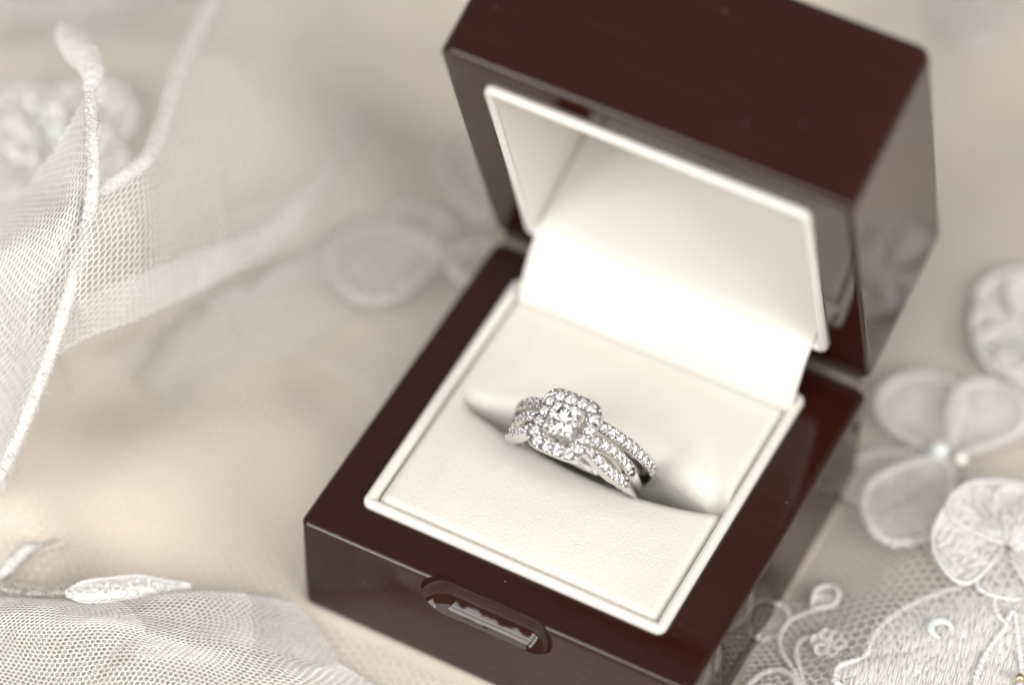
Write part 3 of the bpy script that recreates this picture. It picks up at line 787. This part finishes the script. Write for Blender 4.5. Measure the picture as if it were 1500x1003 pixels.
# the layer that falls away towards the box
top = [(60, 330, 8), (110, 304, 4), (140, 286, 2), (176, 262, 3), (212, 236, 6), (236, 185, 14), (254, 130, 22), (277, 75, 31), (312, 8, 42), (345, -50, 52)]
bot = [(30, 560, 10), (70, 530, 8), (112, 503, 7), (150, 486, 8), (196, 470, 11), (262, 440, 20), (332, 405, 31), (402, 365, 42), (470, 290, 52), (540, 180, 62)]
B_rows = []
for q in (0, 0.33, 0.66, 1.0):
    B_rows.append([P(a[0] * (1 - q) + b[0] * q, a[1] * (1 - q) + b[1] * q, a[2] * (1 - q) + b[2] * q - 5 * math.sin(math.pi * q)) for a, b in zip(top, bot)])
net("net_panel", B_rows, 1.65, 0.13, NET, veil, rot=0.35, wob=0.2, seed=3, crump=(2.2, 18))
hairy_cord("folded_edge", [P(*q) - fwd * 0.2 for q in top], 1.15, HEMM, veil, 120, 0.1, 5, 10)
hem_rows = [[P(*q) for q in bot], [P(q[0] - 8 - 10 * i / 7, q[1] - 26 - 34 * math.sin(i / 7 * 3), q[2] - 3) for i, q in enumerate(bot)]]
hem_rows = [hem_rows[0], [(a + b) / 2 - fwd * 0.8 for a, b in zip(*hem_rows)], hem_rows[1]]
sheet("hem_band", hem_rows, HEMM, veil)
W_rows = [[(lambda q, dz: np.array([q[0], q[1], H(q[0], q[1]) + dz]))(G(u, v, 2), dz) for u, v, dz in r] for r in [
    [(95, 500, 5), (170, 470, 9), (260, 440, 7), (340, 405, 9), (420, 365, 6), (500, 300, 3)],
    [(90, 520, 6), (170, 500, 3), (260, 468, 6), (345, 436, 3), (430, 392, 5), (515, 330, 2)],
    [(95, 545, 2), (175, 530, 5), (265, 492, 2), (350, 470, 5), (440, 420, 2), (525, 360, 1)],
    [(105, 570, 0.6), (180, 548, 0.8), (275, 520, 0.7), (360, 500, 0.8), (450, 450, 0.6), (540, 390, 0.5)]]]
sheet("sheer_panel", W_rows, THIN, veil, 60, 40)

veil2 = empty("tulle_ruffle", G(200, 950, 0))
tag(veil2, 'low ruffle of white tulle net lying in front of the box corner', 'veil')
C_rows = PP([[(-120, 890, 16), (-20, 890, 15), (70, 893, 14), (170, 895, 13), (270, 888, 14), (360, 888, 15), (430, 893, 15)],
             [(-120, 872, 8), (-20, 872, 6), (70, 876, 4), (170, 878, 3), (270, 868, 4), (360, 868, 9), (430, 880, 13.5)],
             [(-120, 900, 2), (-20, 902, 0), (70, 893, -3), (170, 896, -2), (270, 900, 2), (370, 905, 7), (470, 925, 10.5)],
             [(-120, 930, 0), (-20, 930, 2), (70, 918, -5), (170, 912, -5), (270, 938, -1), (370, 945, 4), (500, 968, 7)],
             [(-120, 965, 3), (-20, 968, 3), (70, 975, 0), (170, 960, 1), (270, 962, 2), (370, 985, 3), (560, 1008, 3.5)],
             [(-120, 1010, -1), (-20, 1010, 0), (70, 1030, -1), (170, 1020, 1), (270, 1010, 0), (370, 1030, 2), (620, 1050, 0)],
             [(-120, 1080, 0), (-20, 1085, 0), (70, 1100, 0), (170, 1090, 0), (270, 1080, 0), (370, 1090, -1), (640, 1110, -5)]])
net("net_panel", C_rows, 0.88, 0.122, NET, veil2, rot=0.1, wob=0.3, seed=4, crump=(2.4, 15))
C2 = [[q + fwd * (2.2 + 1.0 * math.sin(i * 2.3 + j * 1.1)) + dwn * 2 for j, q in enumerate(r)] for i, r in enumerate(C_rows[1:])]
net("net_panel", C2, 0.9, 0.10, NET, veil2, rot=0.75, wob=0.3, seed=5)

veil3 = empty("tulle_fold", G(160, 20, 0))
tag(veil3, 'blurred sheer tulle fold lying across the satin behind the veil tip', 'veil')
D_rows = [[G(u, v, z) for u, v, z in r] for r in [
    [(-150, -60, 10), (0, -40, 14), (150, -60, 12), (330, -90, 10), (520, -120, 6)],
    [(-150, 0, 14), (0, 8, 20), (150, -10, 16), (330, -30, 12), (520, -60, 6)],
    [(-150, 40, 10), (0, 45, 12), (120, 38, 9), (300, 10, 7), (520, -10, 4)]]]
sheet("sheer_panel", D_rows, SHEER, veil3)

# loose tulle spread in creased layers over the satin
def layer_ctrl(x0, x1, y0, y1, dz, n=26):
    return [[np.array([x, y, float(H(x, y)) + dz]) for x in np.linspace(x0, x1, n)] for y in np.linspace(y0, y1, n)]
offbox = lambda M: (np.abs(M[:, 0]) > 31.2) | (np.abs(M[:, 1]) > 31.2)
tl = empty("tulle_layer", (-90, 30, 0))
tag(tl, 'wide creased layer of pale tulle lying flat on the satin left of the box', 'veil')
net("net_sheet", layer_ctrl(-175, 60, -80, 150, 0.9), 1.5, 0.085, NET, tl, rot=0.4, wob=0.4, seed=21, mask=offbox, crump=(5.0, 26), cdir=(0, 0, 1))
tl2 = empty("tulle_layer", (-90, 70, 0))
tag(tl2, 'second creased tulle layer bunched behind the upright veil and left of the lid', 'veil')
net("net_sheet", layer_ctrl(-175, -36, 5, 155, 2.0), 1.6, 0.08, NET, tl2, rot=0.9, wob=0.4, seed=22, mask=offbox, crump=(9.0, 34), cdir=(0.15, -0.1, 1))

def pleat(parent, path, w0, h, seed, dz=1.0):
    p = spline([(lambda q: np.array([q[0], q[1], float(H(q[0], q[1])) + dz]))(G(u, v, 2)) for u, v in path], 12)
    t = np.gradient(p, axis=0); t[:, 2] = 0; t /= np.linalg.norm(t, axis=1)[:, None]; sd_ = np.stack([-t[:, 1], t[:, 0], 0 * t[:, 0]], 1)
    rg = np.random.default_rng(seed); rows_ = []
    for a, z in ((-1, 0), (-0.55, 0.25), (-0.2, 0.75), (0.12, 1.0), (0.3, 0.7), (0.55, 0.25), (1, 0)):
        e = np.sin(np.linspace(0.25, math.pi - 0.25, 12))
        rows_.append(p + sd_ * (a * w0 * (0.8 + 0.4 * rg.random()) + 0.8 * np.sin(np.arange(12) * 0.9 + seed))[:, None] + np.array([0, 0, 1.0]) * (z * h * e * (0.85 + 0.3 * rg.random(12)))[:, None])
    return net("pleat", rows_, 1.05, 0.115, NET, parent, rot=0.2 * seed, wob=0.3, seed=seed, mask=offbox)
for k_, (pth_, w_, h_) in enumerate([([(215, 560), (320, 500), (430, 455), (560, 360)], 7, 7), ([(-40, 10), (120, 38), (260, 12), (420, -40)], 8, 10)]):
    pleat(tl2, pth_, w_, h_, 31 + k_)

# ------------------------------------------------------------------ lace
def lace_petal(parent, cu, cv, ang, length, width, z0, mat, cup=0.6, cordr=0.5, lift=0.0, name="petal", cordmat=None, seed=0, stitches=0):
    """petal rooted at pixel-ray ground point (cu,cv,z0); ang in the cloth plane; sizes in mm"""
    root = G(cu, cv, z0); root = np.array([root[0], root[1], z0])
    d = np.array([math.cos(ang), math.sin(ang), 0]); s = np.array([-d[1], d[0], 0]); rg = np.random.default_rng(seed)
    n, m = 22, 17; V = []
    def wdt(t): return math.sin(math.pi * min(1, t ** 1.45)) ** 0.6 if 0 < t < 1 else 0.0
    def pt(t, q):
        w_ = width / 2 * wdt(t) * q; p = root + d * (length * t) + s * w_
        zz = z0 + lift * t + cup * (q * q) * wdt(t) + 0.25 * math.sin(t * 7 + q * 2 + seed)
        return np.array([p[0], p[1], max(zz, float(H(p[0], p[1])) + 1.5 + 0.3 * q * q)])
    for i in range(n):
        t = 0.02 + 0.97 * i / (n - 1)
        for j in range(m): V.append(pt(t, -1 + 2 * j / (m - 1)))
    pe = build(name, V, grid_faces(n, m), mat, parent)
    path = [pt(t, -1) for t in np.linspace(0.02, 0.985, 18)] + [pt(t, 1) for t in np.linspace(0.985, 0.02, 18)]
    c = hairy_cord("cord_outline", np.array(path) + np.array([0, 0, 0.15]), cordr, cordmat or CORD, pe, 150, 0.35, seed + 5, 7)
    if stitches:
        V = []; F = []
        for k in range(stitches):
            t = rg.uniform(0.06, 0.86); q = rg.uniform(-0.9, 0.9); dt = rg.uniform(0.06, 0.12); q1 = q * rg.uniform(0.9, 1.05) + rg.normal(0, 0.03)
            up = np.array([0, 0, 0.2 + 0.25 * rg.random()])
            pv, pf_ = tube([pt(t, q) + up * 0.4, pt(t + dt / 2, (q + q1) / 2) + up, pt(t + dt, q1) + up * 0.4], rg.uniform(0.13, 0.26), 4, caps=False)
            F += [[j + len(V) for j in f] for f in pf_]; V += list(pv)
        so = build("embroidery_stitch", V, F, CORD, pe); so['kind'] = 'stuff'
    return pe
def pearl(parent, u, v, z, r, mat=None, name="pearl"):
    return blobs(name, [G(u, v, z)], r, mat or PEARL, parent, 3)
def dirang(u0, v0, u1, v1, z=0):
    a, b = G(u0, v0, z), G(u1, v1, z); return math.atan2(b[1] - a[1], b[0] - a[0]), np.linalg.norm(b - a)
def petal_px(parent, u0, v0, u1, v1, width, z0, mat, **kw):
    a, l = dirang(u0, v0, u1, v1, z0); return lace_petal(parent, u0, v0, a, l, width, z0, mat, **kw)
def ribbon_ring(name, pts, r, parent, mat=None, seed=0): return hairy_cord(name, pts, r, mat or CORD, parent, 140, 0.3, seed, 7)

# flower with sheer petals beside the right wall of the box
fl = empty("lace_flower", G(1385, 665, 2))
tag(fl, 'blurred sheer lace flower with pearl centre beside the box wall', 'lace flower', 'lace flowers sewn on the cloth')
zf_ = 3.0
petal_px(fl, 1385, 662, 1318, 560, 13.0, zf_, SHEER, seed=1, lift=1.0, cordr=0.8, cup=1.0, cordmat=CORD_SOFT)
petal_px(fl, 1395, 668, 1478, 575, 11.0, zf_, SHEER, seed=2, lift=1.0, cordr=0.8, cup=1.0, cordmat=CORD_SOFT)
petal_px(fl, 1385, 672, 1290, 800, 12.5, zf_ + 1, SHEER, seed=3, lift=1.5, cordr=0.8, cup=1.0, cordmat=CORD_SOFT)
petal_px(fl, 1375, 668, 1235, 725, 9.0, zf_ - 1.0, SHEER, seed=4, cordr=0.6, cordmat=CORD_SOFT)
blobs("sequin", [G(1376, 660, zf_ + 2.2)], [1.5], SEQUIN, fl, 3)
blobs("pearl", [G(1408, 672, zf_ + 2.2)], [1.0], PEARL, fl, 3)

# heavier flower, nearer
fl2 = empty("lace_flower", G(1470, 800, 10))
tag(fl2, 'thick white embroidered flower with scalloped edge, cut by the frame above the large leaf', 'lace flower', 'lace flowers sewn on the cloth')
petal_px(fl2, 1470, 800, 1366, 800, 13.5, 9.0, DENSE, seed=5, cup=0.7, cordr=0.36, stitches=260)
petal_px(fl2, 1475, 800, 1440, 705, 13.0, 9.5, DENSE, seed=6, cup=0.7, cordr=0.36, stitches=260)
petal_px(fl2, 1478, 800, 1540, 735, 13.0, 9.0, DENSE, seed=7, cup=0.7, cordr=0.36, stitches=260)
petal_px(fl2, 1478, 805, 1570, 830, 13.0, 8.5, DENSE, seed=8, cup=0.7, cordr=0.36, stitches=260)
petal_px(fl2, 1475, 805, 1500, 880, 12.0, 8.0, DENSE, seed=9, cup=0.7, cordr=0.36, stitches=260)
# big leaf, bottom corner
leaf = empty("lace_leaf", G(1400, 940, 7))
tag(leaf, 'large embroidered lace leaf with satin stitches and one sequin in the corner', 'lace leaf')
Z1 = 5.0
def gz(u, v, z): q = G(u, v, z); return np.array([q[0], q[1], max(z, float(H(q[0], q[1])) + 1.5)])
out_px = [(1222, 1000), (1228, 978), (1266, 962), (1284, 926), (1322, 894), (1370, 872), (1430, 862), (1490, 868), (1560, 890), (1600, 950), (1560, 1040), (1450, 1075), (1330, 1060), (1260, 1020)]
out = spline([gz(u, v, Z1 + 0.4) for u, v in out_px] + [gz(*out_px[0], Z1 + 0.4)], 160)
cen = out.mean(0)
la = np.arctan2(out[:-1, 1] - cen[1], out[:-1, 0] - cen[0]); lr = np.linalg.norm(out[:-1, :2] - cen[:2], axis=1); so_ = np.argsort(la)
def leafz(x, y):
    a = np.arctan2(y - cen[1], x - cen[0]); r_ = np.hypot(x - cen[0], y - cen[1]) / np.interp(a, la[so_], lr[so_], period=2 * math.pi)
    return np.maximum(Z1, H(x, y) + 1.3) + 0.4 + 1.5 * np.clip(1 - r_ * r_, 0, 1)
rngs = []
for q in np.linspace(0.0, 1.0, 16):
    rg_ = cen + (out - cen) * max(q, 0.01); rg_[:, 2] = leafz(rg_[:, 0], rg_[:, 1]); rngs.append(rg_)
V, F = loft(rngs[::-1], close_ends=False); build("leaf_ground", V, F, DENSE, leaf)
hairy_cord("cord_outline", out + np.array([0, 0, 0.3]), 0.45, CORD, leaf, 300, 0.4, 21)
# satin stitches: short parallel threads
from math import pi
o2 = out[:-1, :2]
def inside(x, y):
    c = np.zeros(x.shape, bool); j = len(o2) - 1
    for i in range(len(o2)):
        xi, yi = o2[i]; xj, yj = o2[j]
        c ^= ((yi > y) != (yj > y)) & (x < (xj - xi) * (y - yi) / (yj - yi + 1e-12) + xi); j = i
    return c
sd = G(1300, 1000, 0)[:2] - G(1335, 880, 0)[:2]; sd /= np.linalg.norm(sd); pd = np.array([-sd[1], sd[0]])
TV = []; TF = []
ext = np.ptp(o2, axis=0).max(); c2 = o2.mean(0)
for a in np.arange(-ext, ext, 0.36):
    b = -ext + rng.random() * 3
    while b < ext:
        ln = rng.uniform(1.6, 3.4)
        q0 = c2 + pd * a + sd * b; q1 = q0 + sd * ln + pd * rng.normal(0, 0.06)
        if inside(np.array([q0[0], q1[0]]), np.array([q0[1], q1[1]])).all():
            def hz(q): return float(leafz(q[0], q[1])) + 0.15
            pts = [(*q0, hz(q0) - 0.1), (*((q0 + q1) / 2), hz((q0 + q1) / 2) + 0.12), (*q1, hz(q1) - 0.1)]
            pv, pf_ = tube(pts, rng.uniform(0.15, 0.23), 4, caps=False)
            TF += [[j + len(TV) for j in f] for f in pf_]; TV += list(pv)
        b += ln + rng.choice([0.0, 0.05, 0.1, 0.2, 0.7])
st = build("satin_stitch", TV, TF, CORD, leaf); st['kind'] = 'stuff'
def ring_disc(name, c, r0, r1, parent, mat, tilt=(0.15, -0.1)):
    R = []
    for rr_, z in ((r0, 0.05), (r0 + 0.12, 0.14), ((r0 + r1) / 2, 0.2), (r1 - 0.1, 0.12), (r1, 0.0), ((r0 + r1) / 2, -0.04)):
        R.append(np.array([(c[0] + rr_ * math.cos(a), c[1] + rr_ * math.sin(a), c[2] + z + tilt[0] * rr_ * math.cos(a) + tilt[1] * rr_ * math.sin(a)) for a in np.linspace(0, 2 * pi, 33)[:-1]]))
    V, F = loft(R, closed=True); return build(name, V, F, mat, parent, sharp=50)
def lfp(u, v): q = gz(u, v, Z1 + 2.0); q[2] = leafz(q[0], q[1]) + 0.5; return q
c_ = gz(1378, 926, Z1 + 2.0); c_[2] = leafz(c_[0], c_[1]) + 0.7; a_ = np.linspace(math.radians(20), math.radians(285), 26)
V, F = tube([c_ + np.array([1.45 * math.cos(q), 1.45 * math.sin(q), 0.25 * math.sin(q * 2)]) for q in a_], 0.62 * np.sin(np.linspace(0.35, pi - 0.35, 26)), 10)
V[:, 2] = c_[2] + (V[:, 2] - c_[2]) * 0.45
build("sequin", V, F, SEQUIN, leaf)
fuzz("leaf_fuzz", out, 700, 0.35, CORD, leaf, 33, (0.5, 1.5), 0.06)
hairy_cord("vein_stitch", [lfp(u, v) for u, v in [(1468, 868), (1455, 890), (1462, 912), (1472, 922), (1450, 950), (1432, 985), (1425, 1010)]], 0.42, CORD, leaf, 120, 0.5, 31)
hairy_cord("vein_stitch", [lfp(u, v) for u, v in [(1472, 920), (1482, 905), (1490, 940), (1496, 985), (1490, 1010)]], 0.36, CORD, leaf, 90, 0.5, 32)
blobs("bead", [gz(1494, 992, Z1 + 3.2)], [0.7], GOLD, leaf, 2)

# small scrolling lace sprig by the front corner
sp = empty("lace_sprig", G(1175, 960, 2))
tag(sp, 'small curling lace sprig at the foot of the box, near its front corner', 'lace sprig')
Z2 = 2.5
for i, (pth, r) in enumerate([([(1178, 1020), (1165, 985), (1142, 945), (1150, 915), (1172, 900), (1195, 893), (1212, 886), (1205, 872), (1190, 878)], 0.45),
                 ([(1180, 1020), (1172, 980), (1166, 955), (1172, 938), (1190, 930)], 0.5),
                 ([(1095, 1003), (1118, 985), (1140, 980), (1158, 988), (1170, 1003)], 0.55),
                 ([(1080, 1040), (1100, 1012), (1130, 1003), (1155, 1015)], 0.5)]):
    hairy_cord("scroll_cord", [gz(u, v, Z2 + 0.6) for u, v in pth], r * 0.8, CORD_SOFT, sp, 110, 0.5, 40 + i)
q = G(1213, 943, Z2)
for k in range(6):
    lace_petal(sp, 1213, 943, k * pi / 3 + 0.2, 2.4, 1.7, Z2 + 0.8, DENSE, cup=0.2, cordr=0.28, seed=50 + k, name="blossom_petal")
lace_petal(sp, 1190, 893, dirang(1190, 893, 1216, 868)[0], 5.0, 3.4, Z2 + 0.5, SHEER, cup=0.3, cordr=0.4, seed=60, name="leaflet")
lace_petal(sp, 1112, 940, dirang(1112, 940, 1140, 890)[0], 7.0, 4.5, Z2 - 0.5, SHEER, cup=0.3, cordr=0.4, seed=61, name="leaflet")

bp_ = [[gz(u + (1000 - v) * 0.45, v, Z2 - 0.2 + 0.4 * math.sin(u * 0.03 + v * 0.02)) for u in (1085, 1120, 1155, 1190, 1225)] for v in (1050, 1010, 970, 930, 880)]
net("net_patch", bp_, 1.15, 0.1, CORD, sp, rot=0.2, wob=0.35, seed=14)
# net the lace is worked on, over the satin to the right of the box
def ground_ctrl(pxs, dz):
    return [[(lambda q: np.array([q[0], q[1], max(H(q[0], q[1]) + dz, -1)]))(G(u, v, 0)) for u, v in r] for r in pxs]
rows = [[(u + (1003 - v) * 0.28, v) for u in (1090, 1160, 1240, 1320, 1400, 1480, 1560, 1640)] for v in (1060, 1000, 940, 880, 820, 760, 700, 620, 540, 460, 380, 300, 200, 100, 0, -60)]
rows = [[(u, v) for u, v in r] for r in rows]
lnet = empty("lace_net", G(1350, 800, 0)); tag(lnet, 'fine beige lace net over the satin along the right wall of the box', 'lace net')
net("net_ground", ground_ctrl(rows, 0.8), 0.85, 0.07, LACE_NET, lnet, rot=0.3, wob=0.2, seed=9,
    mask=lambda M: (np.abs(M[:, 0]) > 31.5) | (M[:, 1] > 31) | (M[:, 1] < -31))

# white petals at the frame's right edge and beyond the lid
fl3 = empty("lace_flower", G(1490, 490, 2))
tag(fl3, 'bright white lace flower at the frame edge, level with the hinge', 'lace flower', 'lace flowers sewn on the cloth')
for k, (u, v, wd) in enumerate([(1428, 505, 10), (1452, 545, 9), (1470, 415, 11), (1540, 430, 11), (1560, 510, 11), (1515, 565, 10)]):
    petal_px(fl3, 1497, 487, u, v, wd, 4.0, DENSE, seed=70 + k, cup=0.8, cordr=0.6, lift=1)
fl4 = empty("lace_flower", G(1410, 60, 2))
tag(fl4, 'small blurred pale lace flower beyond the lid, near the top corner', 'lace flower', 'lace flowers sewn on the cloth')
for k, (u, v) in enumerate([(1385, 25), (1430, 22), (1455, 70), (1425, 105), (1390, 90)]):
    petal_px(fl4, 1412, 60, u, v, 6, 4.0, THIN, seed=80 + k, cup=0.6, cordr=0.5, cordmat=CORD_SOFT)

# out-of-focus appliques to the left of the box
fl5 = empty("lace_flower", G(690, 290, 1))
tag(fl5, 'blurred lace applique with looped petals behind the left hinge', 'lace flower', 'lace flowers sewn on the cloth')
for k, (u0, v0, u1, v1, wd, zz) in enumerate([(712, 325, 688, 195, 11, 1.0), (650, 375, 484, 400, 15, 1.0), (672, 345, 575, 318, 5, 0.6), (655, 372, 735, 405, 8, 0.6)]):
    petal_px(fl5, u0, v0, u1, v1, wd, zz + 6.5, GHOST, seed=90 + k, cup=0.5, cordr=1.1, lift=0.4, cordmat=CORD_FAINT)

# beaded applique glittering behind the veil, top left
bd = empty("beaded_applique", G(60, 200, 10))
tag(bd, 'glittering beaded applique out of focus behind the upright veil', 'applique')
for k, (u0, v0, u1, v1, wd) in enumerate([(80, 250, 10, 150, 11), (70, 260, -40, 220, 12), (90, 250, 165, 140, 13), (110, 270, 175, 230, 9), (40, 300, -60, 290, 12), (80, 250, 80, 150, 9)]):
    petal_px(bd, u0, v0, u1, v1, wd, 15.0, DENSE, seed=100 + k, cup=1.0, cordr=0.8, lift=2)
for k in range(38):
    u, v = rng.uniform(-20, 170), rng.uniform(130, 290)
    blobs("bead", [G(u, v, 18.0 + rng.uniform(-0.5, 1))], [rng.uniform(0.6, 1.1)], (PEARL, SEQUIN, PEARL, CRINKLE)[k % 4], bd, 2)

# sequinned petal resting on the ruffle, bottom left
sq = empty("sequinned_petal", P(180, 862, 2))
tag(sq, 'shiny white sequinned petal on the tulle ruffle with a beaded trim', 'applique')
top_e = [P(u, v, d) for u, v, d in [(96, 866, 1), (120, 852, 2), (160, 846, 4), (205, 843, 6), (245, 850, 7), (278, 856, 7)]]
mid_e = [P(u, v, d) for u, v, d in [(96, 868, 0), (122, 866, 0), (160, 864, 1), (205, 862, 3), (245, 857, 6), (278, 857, 7)]]
low_e = [P(u, v, d) for u, v, d in [(97, 872, 0), (122, 881, -1), (160, 880, 0), (200, 874, 2), (243, 866, 5), (279, 859, 7)]]
sheet("petal", [top_e, mid_e, low_e], CRINKLE, sq)
hairy_cord("cord_outline", top_e + low_e[::-1], 0.22, CORD, sq, 160, 0.4, 121)
for k in range(46):
    a = rng.random(); b = rng.random()
    f_, _, _ = surface([top_e, mid_e, low_e]); q = f_(np.array([a * 0.9]), np.array([0.15 + b * 0.8]))[0] - fwd * 0.35
    blobs("sequin", [q], [rng.uniform(0.15, 0.32)], SEQUIN if k % 3 else PEARL, sq, 2)
hairy_cord("beaded_trim", [P(u, v, d) for u, v, d in [(-30, 862, 6), (10, 864, 5), (40, 868, 4), (70, 868, 3), (100, 867, 2)]], 0.5, LACE_NET, sq, 90, 0.6, 122)
fuzz("trim_fuzz", [P(u, v, d) for u, v, d in [(-30, 862, 6), (10, 864, 5), (40, 868, 4), (70, 868, 3), (100, 867, 2)]], 500, 0.5, LACE_NET, sq, 12, (0.6, 1.8), 0.05)
for u, v in ((27, 866), (66, 869), (91, 867), (8, 863)):
    blobs("bead", [P(u, v, 2.5)], [0.34], GLASSBEAD, sq, 2)
scr = empty("lace_scroll", P(25, 815, 8))
tag(scr, 'stray white lace scroll curling above the beaded trim at the frame edge', 'lace')
hairy_cord("scroll_cord", [P(u, v, d) for u, v, d in [(-20, 850, 8), (5, 838, 7), (22, 820, 8), (40, 804, 9), (60, 798, 12)]], [0.5, 0.9, 1.0, 0.9, 0.4], CORD, scr, 70, 0.4, 131)
hairy_cord("scroll_side_thread", [P(u, v, d) for u, v, d in [(0, 850, 9), (30, 832, 10), (60, 806, 12), (95, 794, 14)]], 0.4, LACE_NET, scr, 60, 0.4, 132)  # a second, thinner beige thread running beside the scroll
